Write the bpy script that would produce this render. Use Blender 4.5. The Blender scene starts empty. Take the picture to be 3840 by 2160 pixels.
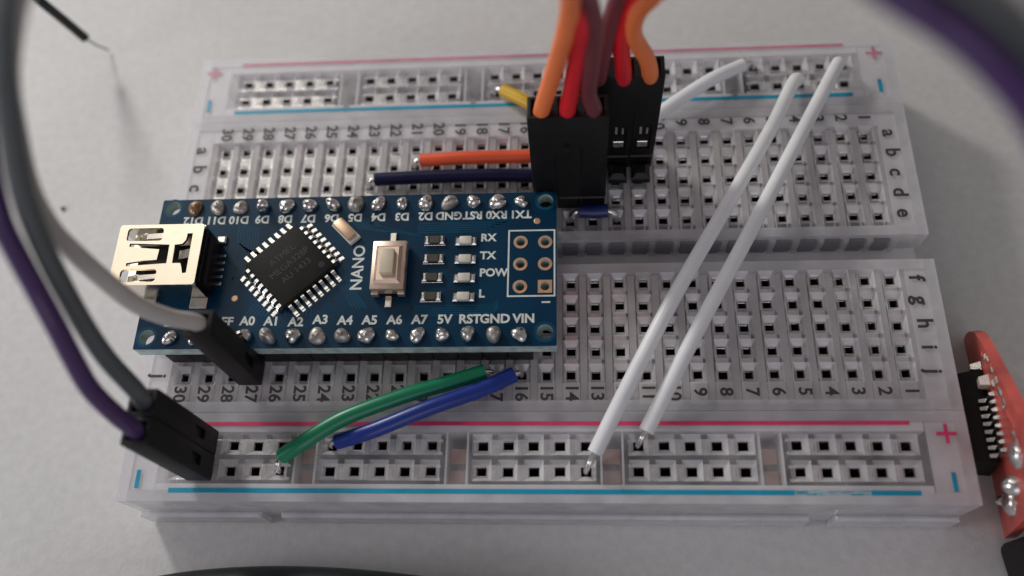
import bpy, bmesh, math, random
from mathutils import Vector, Matrix

random.seed(7)
U = 0.1                      # everything below is written in millimetres; one Blender unit is a centimetre
SC = bpy.context.scene
SC.unit_settings.system = 'METRIC'
SC.unit_settings.scale_length = 0.01
COL = SC.collection

# ------------------------------------------------------------------ camera, world, lamps, exposure
cam = bpy.data.cameras.new('camera')
cam.sensor_width = 36.0
cam.lens = 31.0
cam.clip_start = 0.02
cam.clip_end = 500
cam_o = bpy.data.objects.new('camera', cam)
COL.objects.link(cam_o)
RT = Matrix(((0.9968903951955842, 0.013769642288906583, 0.07758825244859882),
             (0.01971106202087286, 0.9097404467364072, -0.4147092880631584),
             (-0.07629556999460224, 0.41494905292466683, 0.9066400991993023)))
M = RT.to_4x4()
M.translation = Vector((4.8628, -43.1853, 93.708)) * U
cam_o.matrix_world = M
cam.dof.use_dof = True
cam.dof.focus_distance = 90.5 * U
cam.dof.aperture_fstop = 0.135          # about 1.15 mm iris radius at this scale
SC.camera = cam_o

world = bpy.data.worlds.new('World')
SC.world = world
world.use_nodes = True
wn = world.node_tree.nodes
wn['Background'].inputs['Color'].default_value = (0.80, 0.78, 0.80, 1)
wn['Background'].inputs['Strength'].default_value = 0.235

def area_lamp(name, pos, target, size, power, color):
    l = bpy.data.lights.new(name, 'AREA')
    l.shape = 'DISK'
    l.size = size * U
    l.energy = power
    l.color = color
    o = bpy.data.objects.new(name, l)
    COL.objects.link(o)
    o.location = Vector(pos) * U
    d = (Vector(target) - Vector(pos)).normalized()
    o.rotation_euler = d.to_track_quat('-Z', 'Y').to_euler()
    return o

area_lamp('desk_lamp', (-190, 213, 148), (-8, 0, 8), 46, 4300, (1.0, 0.985, 0.945))
area_lamp('room_lamp', (-250, 260, 430), (0, 0, 8), 260, 2900, (1.0, 0.95, 0.86))
# a fill lamp added to brighten the left, and the cool light of a screen on the viewer's side of the desk
area_lamp('left_fill_light', (-235, -60, 95), (-40, 0, 0), 110, 1900, (0.95, 0.93, 1.0))
area_lamp('screen_light', (40, -320, 170), (0, 0, 8), 240, 1900, (0.90, 0.87, 1.0))

SC.view_settings.view_transform = 'Standard'
SC.view_settings.look = 'None'
SC.view_settings.exposure = 0.0
SC.view_settings.gamma = 1.0
SC.view_settings.use_curve_mapping = False
SC.cycles.max_bounces = 14
SC.cycles.transparent_max_bounces = 40
SC.cycles.transmission_bounces = 10
SC.cycles.use_denoising = True
SC.cycles.sample_clamp_indirect = 6.0

# ------------------------------------------------------------------ materials
def new_mat(name):
    m = bpy.data.materials.new(name)
    m.use_nodes = True
    nt = m.node_tree
    b = nt.nodes.get('Principled BSDF')
    return m, nt, b

def mat(name, color, rough=0.5, metal=0.0, var=0.12, scale=8.0, bump=0.0, bscale=40.0, rvar=0.1, coat=0.0, spec=0.5):
    m, nt, b = new_mat(name)
    N, L = nt.nodes, nt.links
    tc = N.new('ShaderNodeTexCoord')
    nz = N.new('ShaderNodeTexNoise')
    nz.inputs['Scale'].default_value = scale
    nz.inputs['Detail'].default_value = 6
    L.new(tc.outputs['Object'], nz.inputs['Vector'])
    r = N.new('ShaderNodeValToRGB')
    r.color_ramp.elements[0].position = 0.3
    r.color_ramp.elements[1].position = 0.7
    r.color_ramp.elements[0].color = tuple(c * (1 - var) for c in color) + (1,)
    r.color_ramp.elements[1].color = tuple(min(1, c * (1 + var)) for c in color) + (1,)
    L.new(nz.outputs['Fac'], r.inputs['Fac'])
    L.new(r.outputs['Color'], b.inputs['Base Color'])
    mr = N.new('ShaderNodeMapRange')
    mr.inputs['To Min'].default_value = max(0.02, rough - rvar)
    mr.inputs['To Max'].default_value = min(1, rough + rvar)
    L.new(nz.outputs['Fac'], mr.inputs['Value'])
    L.new(mr.outputs['Result'], b.inputs['Roughness'])
    b.inputs['Metallic'].default_value = metal
    b.inputs['Coat Weight'].default_value = coat
    b.inputs['Coat Roughness'].default_value = 0.12
    b.inputs['Specular IOR Level'].default_value = spec
    if bump > 0:
        n2 = N.new('ShaderNodeTexNoise')
        n2.inputs['Scale'].default_value = bscale
        n2.inputs['Detail'].default_value = 5
        L.new(tc.outputs['Object'], n2.inputs['Vector'])
        bp = N.new('ShaderNodeBump')
        bp.inputs['Strength'].default_value = bump
        bp.inputs['Distance'].default_value = 0.01
        L.new(n2.outputs['Fac'], bp.inputs['Height'])
        L.new(bp.outputs['Normal'], b.inputs['Normal'])
    return m

def clear_plastic(name, tint, clear, trans=0.45, rough=0.16, ior=1.42):
    """Milky clear styrene: part of the light goes straight through, part is scattered, the surface is glossy."""
    m, nt, b = new_mat(name)
    N, L = nt.nodes, nt.links
    N.remove(b)
    out = N['Material Output']
    tc = N.new('ShaderNodeTexCoord')
    nz = N.new('ShaderNodeTexNoise')
    nz.inputs['Scale'].default_value = 3.5
    nz.inputs['Detail'].default_value = 5
    L.new(tc.outputs['Object'], nz.inputs['Vector'])
    df = N.new('ShaderNodeBsdfDiffuse'); df.inputs['Color'].default_value = tint + (1,)
    tl = N.new('ShaderNodeBsdfTranslucent'); tl.inputs['Color'].default_value = tint + (1,)
    s1 = N.new('ShaderNodeMixShader'); s1.inputs[0].default_value = trans
    L.new(df.outputs[0], s1.inputs[1]); L.new(tl.outputs[0], s1.inputs[2])
    tp = N.new('ShaderNodeBsdfTransparent'); tp.inputs['Color'].default_value = (0.95, 0.94, 0.945, 1)
    s2 = N.new('ShaderNodeMixShader')
    mr = N.new('ShaderNodeMapRange')
    mr.inputs['From Min'].default_value = 0.3; mr.inputs['From Max'].default_value = 0.7
    mr.inputs['To Min'].default_value = max(0, clear - 0.10); mr.inputs['To Max'].default_value = min(1, clear + 0.10)
    L.new(nz.outputs['Fac'], mr.inputs['Value']); L.new(mr.outputs['Result'], s2.inputs[0])
    L.new(s1.outputs[0], s2.inputs[1]); L.new(tp.outputs[0], s2.inputs[2])
    # Schlick reflectance, the same from both sides of the skin
    lw = N.new('ShaderNodeLayerWeight'); lw.inputs['Blend'].default_value = 0.5
    pw = N.new('ShaderNodeMath'); pw.operation = 'POWER'; pw.inputs[1].default_value = 5.0
    L.new(lw.outputs['Facing'], pw.inputs[0])
    fr = N.new('ShaderNodeMath'); fr.operation = 'MULTIPLY_ADD'
    f0 = ((ior - 1) / (ior + 1)) ** 2
    L.new(pw.outputs[0], fr.inputs[0]); fr.inputs[1].default_value = 1 - f0; fr.inputs[2].default_value = f0
    gl = N.new('ShaderNodeBsdfGlossy'); gl.inputs['Roughness'].default_value = rough
    s3 = N.new('ShaderNodeMixShader')
    L.new(fr.outputs[0], s3.inputs[0]); L.new(s2.outputs[0], s3.inputs[1]); L.new(gl.outputs[0], s3.inputs[2])
    L.new(s3.outputs[0], out.inputs['Surface'])
    return m

MT = {}
def table_mat():
    m, nt, b = new_mat('desk_paper')
    N, L = nt.nodes, nt.links
    tc = N.new('ShaderNodeTexCoord')
    n1 = N.new('ShaderNodeTexNoise'); n1.inputs['Scale'].default_value = 0.22; n1.inputs['Detail'].default_value = 4
    n2 = N.new('ShaderNodeTexNoise'); n2.inputs['Scale'].default_value = 9.0; n2.inputs['Detail'].default_value = 8
    L.new(tc.outputs['Object'], n1.inputs['Vector']); L.new(tc.outputs['Object'], n2.inputs['Vector'])
    r = N.new('ShaderNodeValToRGB')
    r.color_ramp.elements[0].position = 0.35; r.color_ramp.elements[1].position = 0.68
    r.color_ramp.elements[0].color = (0.62, 0.61, 0.60, 1); r.color_ramp.elements[1].color = (0.69, 0.685, 0.66, 1)
    L.new(n1.outputs['Fac'], r.inputs['Fac'])
    r2 = N.new('ShaderNodeValToRGB')
    r2.color_ramp.elements[0].color = (0.90, 0.90, 0.90, 1); r2.color_ramp.elements[1].color = (1, 1, 1, 1)
    r2.color_ramp.elements[0].position = 0.3; r2.color_ramp.elements[1].position = 0.7
    L.new(n2.outputs['Fac'], r2.inputs['Fac'])
    mx = N.new('ShaderNodeMix'); mx.data_type = 'RGBA'; mx.blend_type = 'MULTIPLY'; mx.inputs[0].default_value = 1
    L.new(r.outputs['Color'], mx.inputs[6]); L.new(r2.outputs['Color'], mx.inputs[7])
    L.new(mx.outputs[2], b.inputs['Base Color'])
    b.inputs['Roughness'].default_value = 0.7
    b.inputs['Specular IOR Level'].default_value = 0.25
    bp = N.new('ShaderNodeBump'); bp.inputs['Strength'].default_value = 0.18; bp.inputs['Distance'].default_value = 0.02
    n3 = N.new('ShaderNodeTexNoise'); n3.inputs['Scale'].default_value = 26; n3.inputs['Detail'].default_value = 6
    L.new(tc.outputs['Object'], n3.inputs['Vector']); L.new(n3.outputs['Fac'], bp.inputs['Height'])
    L.new(bp.outputs['Normal'], b.inputs['Normal'])
    return m

MT['table'] = table_mat()
MT['plastic'] = clear_plastic('clear_styrene', (0.90, 0.89, 0.905), 0.80, trans=0.16, ior=1.5)
MT['funnel'] = clear_plastic('clear_styrene_socket', (0.95, 0.93, 0.95), 0.50, trans=0.25, rough=0.06, ior=1.5)
MT['wall'] = clear_plastic('clear_styrene_wall', (0.94, 0.94, 0.96), 0.48, trans=0.2, rough=0.08)
MT['cell'] = clear_plastic('clear_styrene_cell', (0.90, 0.87, 0.87), 0.18, trans=0.2)
MT['milk'] = clear_plastic('cloudy_styrene', (0.93, 0.925, 0.94), 0.16, trans=0.15, rough=0.3)
MT['skin'] = clear_plastic('cloudy_skin', (0.94, 0.94, 0.95), 0.34, trans=0.12, rough=0.3)
MT['rib'] = clear_plastic('smoky_styrene_rib', (0.84, 0.80, 0.79), 0.26, trans=0.2, rough=0.3)
MT['clip'] = mat('tinned_clip', (0.86, 0.84, 0.80), 0.22, 0.85, 0.22, 9, 0.25, 12)
MT['sleeve_shade'] = mat('painted_throat_shade', (0.06, 0.05, 0.045), 0.5, 0.3, 0.3, 9)  # near-black colour stands in for the shade deep in the socket holes
MT['backing'] = mat('foam_backing', (0.62, 0.56, 0.53), 0.9, 0, 0.15, 3)
MT['tan'] = mat('tan_adhesive', (0.50, 0.27, 0.19), 0.7, 0, 0.15, 6)
MT['peg'] = mat('grey_peg', (0.20, 0.19, 0.22), 0.4, 0, 0.15, 6)
MT['ink'] = mat('dark_print', (0.055, 0.045, 0.042), 0.6, 0, 0.25, 12)
MT['red_ink'] = mat('red_print', (0.72, 0.045, 0.16), 0.5, 0, 0.12, 5)
MT['red_ink_faded'] = mat('faded_red_print', (0.56, 0.20, 0.27), 0.5, 0, 0.14, 5)
MT['blue_ink'] = mat('blue_print', (0.0, 0.29, 0.45), 0.45, 0, 0.10, 5)
MT['blue_ink_faded'] = mat('worn_blue_print', (0.34, 0.46, 0.50), 0.5, 0, 0.3, 7)
MT['pcb'] = mat('blue_solder_mask', (0.0010, 0.031, 0.070), 0.30, 0, 0.22, 1.6, 0.05, 30, 0.06, spec=0.16)
MT['trace'] = mat('masked_trace', (0.004, 0.065, 0.125), 0.28, 0, 0.10, 4, spec=0.16)
MT['fibre'] = mat('fibreglass_edge', (0.40, 0.50, 0.48), 0.6, 0, 0.30, 9)
MT['silk'] = mat('white_silkscreen', (0.66, 0.70, 0.66), 0.6, 0, 0.12, 12)
MT['tin'] = mat('solder_tin', (0.74, 0.72, 0.69), 0.24, 1.0, 0.16, 14, 0.25, 18, 0.12)
MT['tin_dull'] = mat('dull_solder', (0.55, 0.52, 0.48), 0.46, 0.9, 0.25, 16, 0.35, 20, 0.12)
MT['flux'] = mat('burnt_flux_solder', (0.30, 0.19, 0.11), 0.42, 0.6, 0.35, 14, 0.25, 18, 0.12)
MT['gold'] = mat('pad_copper', (0.66, 0.43, 0.28), 0.38, 0.75, 0.12, 10)
MT['usb'] = mat('nickel_shell', (0.70, 0.62, 0.50), 0.30, 1.0, 0.10, 4, 0.05, 30, 0.08)
MT['spring'] = mat('nickel_spring', (0.86, 0.80, 0.70), 0.18, 1.0, 0.06, 5)
MT['black'] = mat('black_housing', (0.006, 0.0055, 0.006), 0.45, 0, 0.3, 5, 0.12, 40, spec=0.3)
MT['blackm'] = mat('matte_black', (0.010, 0.009, 0.0095), 0.55, 0, 0.3, 5, 0.15, 40, spec=0.3)
MT['chip'] = mat('chip_epoxy', (0.017, 0.017, 0.015), 0.6, 0, 0.16, 7, 0.3, 60, spec=0.15)
MT['chipmark'] = mat('chip_laser_mark', (0.023, 0.023, 0.020), 0.6, 0, 0.2, 12)
MT['button'] = mat('button_cover', (0.80, 0.62, 0.50), 0.36, 0.85, 0.06, 4)
MT['plunger'] = mat('cream_plunger', (0.62, 0.54, 0.40), 0.45, 0, 0.06, 6)
MT['lid'] = mat('resonator_lid', (0.72, 0.49, 0.33), 0.42, 0.7, 0.08, 5)
MT['ceramic'] = mat('white_ceramic', (0.62, 0.62, 0.56), 0.5, 0, 0.08, 6)
MT['led'] = mat('led_lens', (0.66, 0.62, 0.54), 0.35, 0, 0.12, 12)
MT['led_green'] = mat('led_green_mark', (0.05, 0.32, 0.10), 0.4, 0, 0.1, 9)
MT['resistor'] = mat('resistor_body', (0.05, 0.047, 0.035), 0.45, 0, 0.2, 10)
MT['w_white'] = mat('white_insulation', (0.82, 0.83, 0.84), 0.38, 0, 0.05, 3, 0.04, 20)
MT['w_yellow'] = mat('yellow_insulation', (0.66, 0.40, 0.012), 0.40, 0, 0.08, 3)
MT['w_orange'] = mat('orange_insulation', (0.80, 0.10, 0.030), 0.40, 0, 0.06, 3)
MT['w_navy'] = mat('navy_insulation', (0.006, 0.006, 0.040), 0.42, 0, 0.12, 3, spec=0.25)
MT['w_blue'] = mat('blue_insulation', (0.006, 0.030, 0.25), 0.34, 0, 0.08, 3)
MT['w_blue_shaded'] = mat('shaded_blue_insulation', (0.006, 0.018, 0.12), 0.36, 0, 0.08, 3)  # shaded copy of the blue insulation, the plug's shadow put into its colour
MT['w_green'] = mat('green_insulation', (0.0, 0.21, 0.095), 0.34, 0, 0.08, 3)
MT['s_orange'] = mat('servo_orange', (0.90, 0.22, 0.065), 0.45, 0, 0.05, 3)
MT['s_red'] = mat('servo_red', (0.70, 0.012, 0.022), 0.45, 0, 0.05, 3)
MT['s_brown'] = mat('servo_brown', (0.155, 0.030, 0.038), 0.48, 0, 0.08, 3)
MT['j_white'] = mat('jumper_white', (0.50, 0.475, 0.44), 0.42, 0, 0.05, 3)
MT['j_grey'] = mat('jumper_grey', (0.080, 0.090, 0.094), 0.40, 0, 0.08, 3)
MT['j_purple'] = mat('jumper_purple', (0.055, 0.020, 0.105), 0.34, 0, 0.08, 3)
MT['dull'] = mat('dull_wire', (0.22, 0.21, 0.21), 0.4, 0.8, 0.1, 8)
MT['copper'] = mat('bare_tinned_wire', (0.78, 0.76, 0.74), 0.22, 1.0, 0.08, 8)
MT['pcb_red'] = mat('red_solder_mask', (0.56, 0.095, 0.075), 0.42, 0, 0.25, 3, 0.1, 20)
MT['black_glossy'] = mat('black_cable_jacket', (0.006, 0.009, 0.009), 0.45, 0, 0.2, 3)

# ------------------------------------------------------------------ mesh helpers (millimetres in, centimetres out)
def V(p): return Vector(p)

def mesh_from(name, verts, faces, mats, fmat=None, smooth=False):
    me = bpy.data.meshes.new(name)
    me.from_pydata([tuple(c * U for c in v) for v in verts], [], faces)
    for m in (mats if isinstance(mats, (list, tuple)) else [mats]):
        me.materials.append(MT[m])
    if fmat:
        me.polygons.foreach_set('material_index', fmat)
    if smooth:
        me.polygons.foreach_set('use_smooth', [True] * len(me.polygons))
    me.update()
    return me

class MB:
    def __init__(s): s.v = []; s.f = []; s.m = []
    def add(s, verts, faces, mi=0):
        o = len(s.v)
        s.v += [tuple(v) for v in verts]
        s.f += [tuple(i + o for i in f) for f in faces]
        s.m += [mi] * len(faces)
        return s
    def box(s, lo, hi, mi=0, rot=0.0, ch=0.0, M=None):
        """Axis box, optionally turned by rot about its own z axis, top edges chamfered by ch."""
        x0, y0, z0 = lo; x1, y1, z1 = hi
        if ch > 0:
            vs = [(x0, y0, z0), (x1, y0, z0), (x1, y1, z0), (x0, y1, z0),
                  (x0, y0, z1 - ch), (x1, y0, z1 - ch), (x1, y1, z1 - ch), (x0, y1, z1 - ch),
                  (x0 + ch, y0 + ch, z1), (x1 - ch, y0 + ch, z1), (x1 - ch, y1 - ch, z1), (x0 + ch, y1 - ch, z1)]
            fs = [(3, 2, 1, 0), (0, 1, 5, 4), (1, 2, 6, 5), (2, 3, 7, 6), (3, 0, 4, 7),
                  (4, 5, 9, 8), (5, 6, 10, 9), (6, 7, 11, 10), (7, 4, 8, 11), (8, 9, 10, 11)]
        else:
            vs = [(x0, y0, z0), (x1, y0, z0), (x1, y1, z0), (x0, y1, z0), (x0, y0, z1), (x1, y0, z1), (x1, y1, z1), (x0, y1, z1)]
            fs = [(3, 2, 1, 0), (0, 1, 5, 4), (1, 2, 6, 5), (2, 3, 7, 6), (3, 0, 4, 7), (4, 5, 6, 7)]
        if rot:
            cx, cy = (x0 + x1) / 2, (y0 + y1) / 2
            c, sn = math.cos(rot), math.sin(rot)
            vs = [(cx + (x - cx) * c - (y - cy) * sn, cy + (x - cx) * sn + (y - cy) * c, z) for x, y, z in vs]
        if M is not None:
            vs = [tuple(M @ Vector(v)) for v in vs]
        return s.add(vs, fs, mi)
    def lathe(s, c, prof, n=16, mi=0, M=None):
        """prof: list of (radius, z) going up; closed at both ends."""
        vs = []
        for r, z in prof:
            for k in range(n):
                a = 2 * math.pi * k / n
                vs.append((c[0] + r * math.cos(a), c[1] + r * math.sin(a), c[2] + z))
        fs = []
        for i in range(len(prof) - 1):
            for k in range(n):
                a, b = i * n + k, i * n + (k + 1) % n
                fs.append((a, b, b + n, a + n))
        fs.append(tuple(range(n - 1, -1, -1)))
        fs.append(tuple((len(prof) - 1) * n + k for k in range(n)))
        if M is not None:
            vs = [tuple(M @ Vector(v)) for v in vs]
        return s.add(vs, fs, mi)
    def tube(s, pts, r, n=14, mi=0, sub=8, straight=False):
        P = [Vector(p) for p in pts]
        if straight or len(P) < 3:
            Q = P
        else:
            Q = []
            E = [2 * P[0] - P[1]] + P + [2 * P[-1] - P[-2]]
            for i in range(1, len(E) - 2):
                p0, p1, p2, p3 = E[i - 1], E[i], E[i + 1], E[i + 2]
                for k in range(sub):
                    t = k / sub
                    Q.append(0.5 * ((2 * p1) + (p2 - p0) * t + (2 * p0 - 5 * p1 + 4 * p2 - p3) * t * t + (3 * p1 - p0 - 3 * p2 + p3) * t ** 3))
            Q.append(P[-1])
        vs, up = [], None
        for i, q in enumerate(Q):
            d = (Q[min(i + 1, len(Q) - 1)] - Q[max(i - 1, 0)]).normalized()
            if up is None:
                up = d.orthogonal().normalized()
            up = (up - d * up.dot(d)).normalized()
            w = d.cross(up)
            for k in range(n):
                a = 2 * math.pi * k / n
                vs.append(q + (up * math.cos(a) + w * math.sin(a)) * r)
        fs = []
        for i in range(len(Q) - 1):
            for k in range(n):
                a, b = i * n + k, i * n + (k + 1) % n
                fs.append((a, b, b + n, a + n))
        fs.append(tuple(range(n - 1, -1, -1)))
        fs.append(tuple((len(Q) - 1) * n + k for k in range(n)))
        return s.add(vs, fs, mi)
    def mesh(s, name, mats, smooth=False):
        me = mesh_from(name, s.v, s.f, mats, s.m)
        if smooth:
            shade(me)
        return me

def shade(me, angle=40):
    me.polygons.foreach_set('use_smooth', [True] * len(me.polygons))
    try:
        me.set_sharp_from_angle(angle=math.radians(angle))
    except Exception:
        pass

def bevel_mesh(me, w, seg=2, angle=30):
    bm = bmesh.new(); bm.from_mesh(me)
    bmesh.ops.remove_doubles(bm, verts=bm.verts, dist=1e-5)
    es = [e for e in bm.edges if len(e.link_faces) == 2 and e.calc_face_angle(0) > math.radians(angle)]
    bmesh.ops.bevel(bm, geom=es, offset=w * U, segments=seg, profile=0.5, affect='EDGES', clamp_overlap=True)
    bm.to_mesh(me); bm.free()
    shade(me, 35)
    return me

LOC = {}
def thing(name, label, cat, loc, group=None):
    o = bpy.data.objects.new(name, None)
    o.empty_display_size = 0.2
    COL.objects.link(o)
    o.location = Vector(loc) * U
    o['label'] = label; o['category'] = cat
    if group: o['group'] = group
    LOC[o.name] = Vector(loc)
    return o

def part(name, me, parent, loc=(0, 0, 0), rotz=0.0, label=None, kind=None):
    """A mesh given in world millimetres (or placed at loc) under its thing or part."""
    o = bpy.data.objects.new(name, me)
    COL.objects.link(o)
    o.parent = parent
    base = LOC[parent.name]
    o.location = (Vector(loc) - base) * U
    o.rotation_euler = (0, 0, rotz)
    LOC[o.name] = Vector(loc)
    if label: o['label'] = label
    if kind: o['kind'] = kind
    return o

DG = None
def eval_mesh(o, name, mats):
    dg = bpy.context.evaluated_depsgraph_get()
    dg.update()
    me = bpy.data.meshes.new_from_object(o.evaluated_get(dg), depsgraph=dg)
    me.name = name
    me.materials.clear()
    for m in (mats if isinstance(mats, (list, tuple)) else [mats]):
        me.materials.append(MT[m])
    return me

TEXTS = {}
def text_mesh(s, size, m, bold=0.0, ax='CENTER', sx=1.0):
    """Flat print, a few hundredths of a millimetre thick, centred on its own origin."""
    key = (s, size, m, bold, ax, sx)
    if key in TEXTS: return TEXTS[key]
    cu = bpy.data.curves.new('text', 'FONT')
    cu.body = s; cu.size = size * U; cu.align_x = ax; cu.align_y = 'CENTER'
    cu.extrude = 0.006 * U; cu.offset = bold * U; cu.resolution_u = 3
    o = bpy.data.objects.new('text', cu)
    COL.objects.link(o)
    me = eval_mesh(o, 'print', m)
    if sx != 1.0:
        for v in me.vertices: v.co.x *= sx
    bpy.data.objects.remove(o); bpy.data.curves.remove(cu)
    TEXTS[key] = me
    return me

def plate_mesh(name, outer, holes, z0, z1, mats, side=None):
    """Flat plate with real holes (filled 2D curve), from z0 to z1; faces on the rim take material index side."""
    cu = bpy.data.curves.new('plate', 'CURVE')
    cu.dimensions = '2D'; cu.fill_mode = 'BOTH'
    cu.extrude = (z1 - z0) / 2 * U
    for loop in [outer] + holes:
        sp = cu.splines.new('POLY')
        sp.points.add(len(loop) - 1)
        for p, q in zip(sp.points, loop): p.co = (q[0] * U, q[1] * U, 0, 1)
        sp.use_cyclic_u = True
    o = bpy.data.objects.new('plate', cu)
    COL.objects.link(o)
    me = eval_mesh(o, name, mats)
    bpy.data.objects.remove(o); bpy.data.curves.remove(cu)
    for v in me.vertices: v.co.z += (z0 + z1) / 2 * U
    if side is not None:
        for p in me.polygons:
            p.material_index = side if abs(p.normal.z) < 0.5 else 0
    me.update()
    return me

def circle(cx, cy, r, n=20): return [(cx + r * math.cos(2 * math.pi * k / n), cy + r * math.sin(2 * math.pi * k / n)) for k in range(n)]
def rect(x0, y0, x1, y1): return [(x0, y0), (x1, y0), (x1, y1), (x0, y1)]
def rrect(x0, y0, x1, y1, r, n=4):
    out = []
    for cx, cy, a0 in ((x1 - r, y1 - r, 0), (x0 + r, y1 - r, 90), (x0 + r, y0 + r, 180), (x1 - r, y0 + r, 270)):
        for k in range(n + 1):
            a = math.radians(a0 + 90 * k / n)
            out.append((cx + r * math.cos(a), cy + r * math.sin(a)))
    return out

# ------------------------------------------------------------------ the desk
P = 2.54
ZT = 8.8                       # top of the breadboard
def colx(c): return 36.83 - (c - 1) * P
ROW = {r: (5.5 - i) * P if i < 5 else (3.5 - i - 0.0) * P - 0.0 for i, r in enumerate('abcdefghij')}
for i, r in enumerate('abcde'): ROW[r] = (5.5 - i) * P
for i, r in enumerate('fghij'): ROW[r] = (-1.5 - i) * P
def railx(n): return 35.63 - n * P
RAIL = {'tp': 23.94, 'tm': 21.40, 'bp': -21.25, 'bm': -23.79}

bm = bmesh.new()
bmesh.ops.create_grid(bm, x_segments=90, y_segments=90, size=30.0)
for v in bm.verts:
    x, y = v.co.x, v.co.y
    # slack in the sheet: a few long, very low folds away from the board
    v.co.z = -0.012 + 0.010 * math.sin(0.9 * x + 0.5 * y) * math.sin(0.35 * y - 0.4 * x)
me = bpy.data.meshes.new('table'); bm.to_mesh(me); bm.free()
me.materials.append(MT['table']); shade(me, 60)
table = bpy.data.objects.new('table', me); COL.objects.link(table)
table['kind'] = 'structure'

# ------------------------------------------------------------------ breadboard
BB = thing('breadboard', 'clear plastic breadboard with red and blue rail lines lying on the grey desk', 'breadboard', (0, 0, 0))

def socket_plate(name, x0, x1, y0, y1, xs, ys, fx, fy, hx, hy, depth=0.62):
    """Top skin of a block; at every xs, ys a funnel runs down from fx x fy to a square hole hx x hy."""
    mb = MB()
    X = [x0]; isx = []
    for x in sorted(xs):
        X += [x - fx / 2, x + fx / 2]
    X.append(x1)
    Y = [y0]
    for y in sorted(ys):
        Y += [y - fy / 2, y + fy / 2]
    Y.append(y1)
    nx, ny = len(X), len(Y)
    vs = [(x, y, ZT) for y in Y for x in X]
    fs = []
    cells = []
    for j in range(ny - 1):
        for i in range(nx - 1):
            a = j * nx + i
            if i % 2 == 1 and j % 2 == 1 and i < nx - 1:
                cells.append((i, j))
            else:
                fs.append((a, a + 1, a + 1 + nx, a + nx))
    mb.add(vs, fs, 0)
    for i, j in cells:
        ax0, ax1, ay0, ay1 = X[i], X[i + 1], Y[j], Y[j + 1]
        cx, cy = (ax0 + ax1) / 2 + random.uniform(-.06, .06), (ay0 + ay1) / 2 + random.uniform(-.06, .06)
        o = [(ax0, ay0, ZT), (ax1, ay0, ZT), (ax1, ay1, ZT), (ax0, ay1, ZT)]
        q = [(cx - hx / 2, cy - hy / 2, ZT - depth), (cx + hx / 2, cy - hy / 2, ZT - depth), (cx + hx / 2, cy + hy / 2, ZT - depth), (cx - hx / 2, cy + hy / 2, ZT - depth)]
        l = [(x, y, ZT - depth - 0.35) for x, y, z in q]
        mb.add(o + q + l, [(0, 1, 5, 4), (1, 2, 6, 5), (2, 3, 7, 6), (3, 0, 4, 7), (4, 5, 9, 8), (5, 6, 10, 9), (6, 7, 11, 10), (7, 4, 8, 11)], 1)
    return mb

def walls(mb, x0, x1, y0, y1, z0, z1, mi, t=1.1, sides='lrfb'):
    if 'l' in sides: mb.box((x0, y0, z0), (x0 + t, y1, z1), mi)
    if 'r' in sides: mb.box((x1 - t, y0, z0), (x1, y1, z1), mi)
    if 'f' in sides: mb.box((x0 + t + .01, y0, z0), (x1 - t - .01, y0 + t, z1), mi)
    if 'b' in sides: mb.box((x0 + t + .01, y1 - t, z0), (x1 - t - .01, y1, z1), mi)

XL, XR = -41.4, 41.4
cols = [colx(c) for c in range(1, 31)]
for nm, y0, y1, rows in (('terminal_block', 1.25, 17.90, 'abcde'), ('terminal_block', -17.86, -1.65, 'fghij')):
    mb = socket_plate(nm, XL, XR, y0, y1, cols, [ROW[r] for r in rows], 1.62, 2.14, 0.88, 0.88)
    walls(mb, XL, XR, y0, y1, 0.3, ZT - 0.02, 2)
    # ribs that part the contact cells, seen through the skin
    for c in range(0, 31):
        x = colx(c + 0.5)
        mb.box((x - 0.36, y0 + 1.2, 1.0), (x + 0.36, (15.0 if y0 > 0 else y1 - 1.2), ZT - 0.55), 3)
    part(nm, mb.mesh(nm, ['plastic', 'funnel', 'wall', 'rib']), BB)
    # thin cloudy skin under the letters
    mb = MB()
    for xa, xb in ((XL + 1.12, -38.35), (38.2, XR - 1.12)):
        mb.add([(xa, y0 + 1.12, ZT - 0.2), (xb, y0 + 1.12, ZT - 0.2), (xb, y1 - 1.12, ZT - 0.2), (xa, y1 - 1.12, ZT - 0.2)], [(0, 1, 2, 3)])
    part('letter_ledge', mb.mesh('letter_ledge', ['skin']), BB)
    # the ledge that carries the upper numbers
    if y0 > 0:
        mb = MB().box((-38.34, 15.15, 3.0), (38.19, 16.75, ZT - 0.22))
        part('number_ledge', mb.mesh('number_ledge', ['milk']), BB)
# the notch between e and f
mb = MB()
mb.add([(XL, -1.65, 5.6), (XR - 0.5, -1.65, 5.6), (XR - 0.5, 1.25, 5.6), (XL, 1.25, 5.6)], [(0, 1, 2, 3)], 1)
for c in range(1, 31):
    x = colx(c)
    mb.box((x - 0.75, -0.9, 5.62), (x + 0.75, -0.55, 6.1), 0)
    mb.box((x - 0.3 + 1.27, 0.75, 5.62), (x + 0.3 + 1.27, 1.24, 8.3), 0)
part('centre_channel', mb.mesh('centre_channel', ['plastic', 'milk']), BB)
ep = MB().box((-0.78, 0.95, 5.7), (0.78, 1.20, 8.1)).mesh('clip_end', ['peg'])
for c in range(1, 31):
    part('clip_end', ep, BB, (colx(c), 0, 0))

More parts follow.
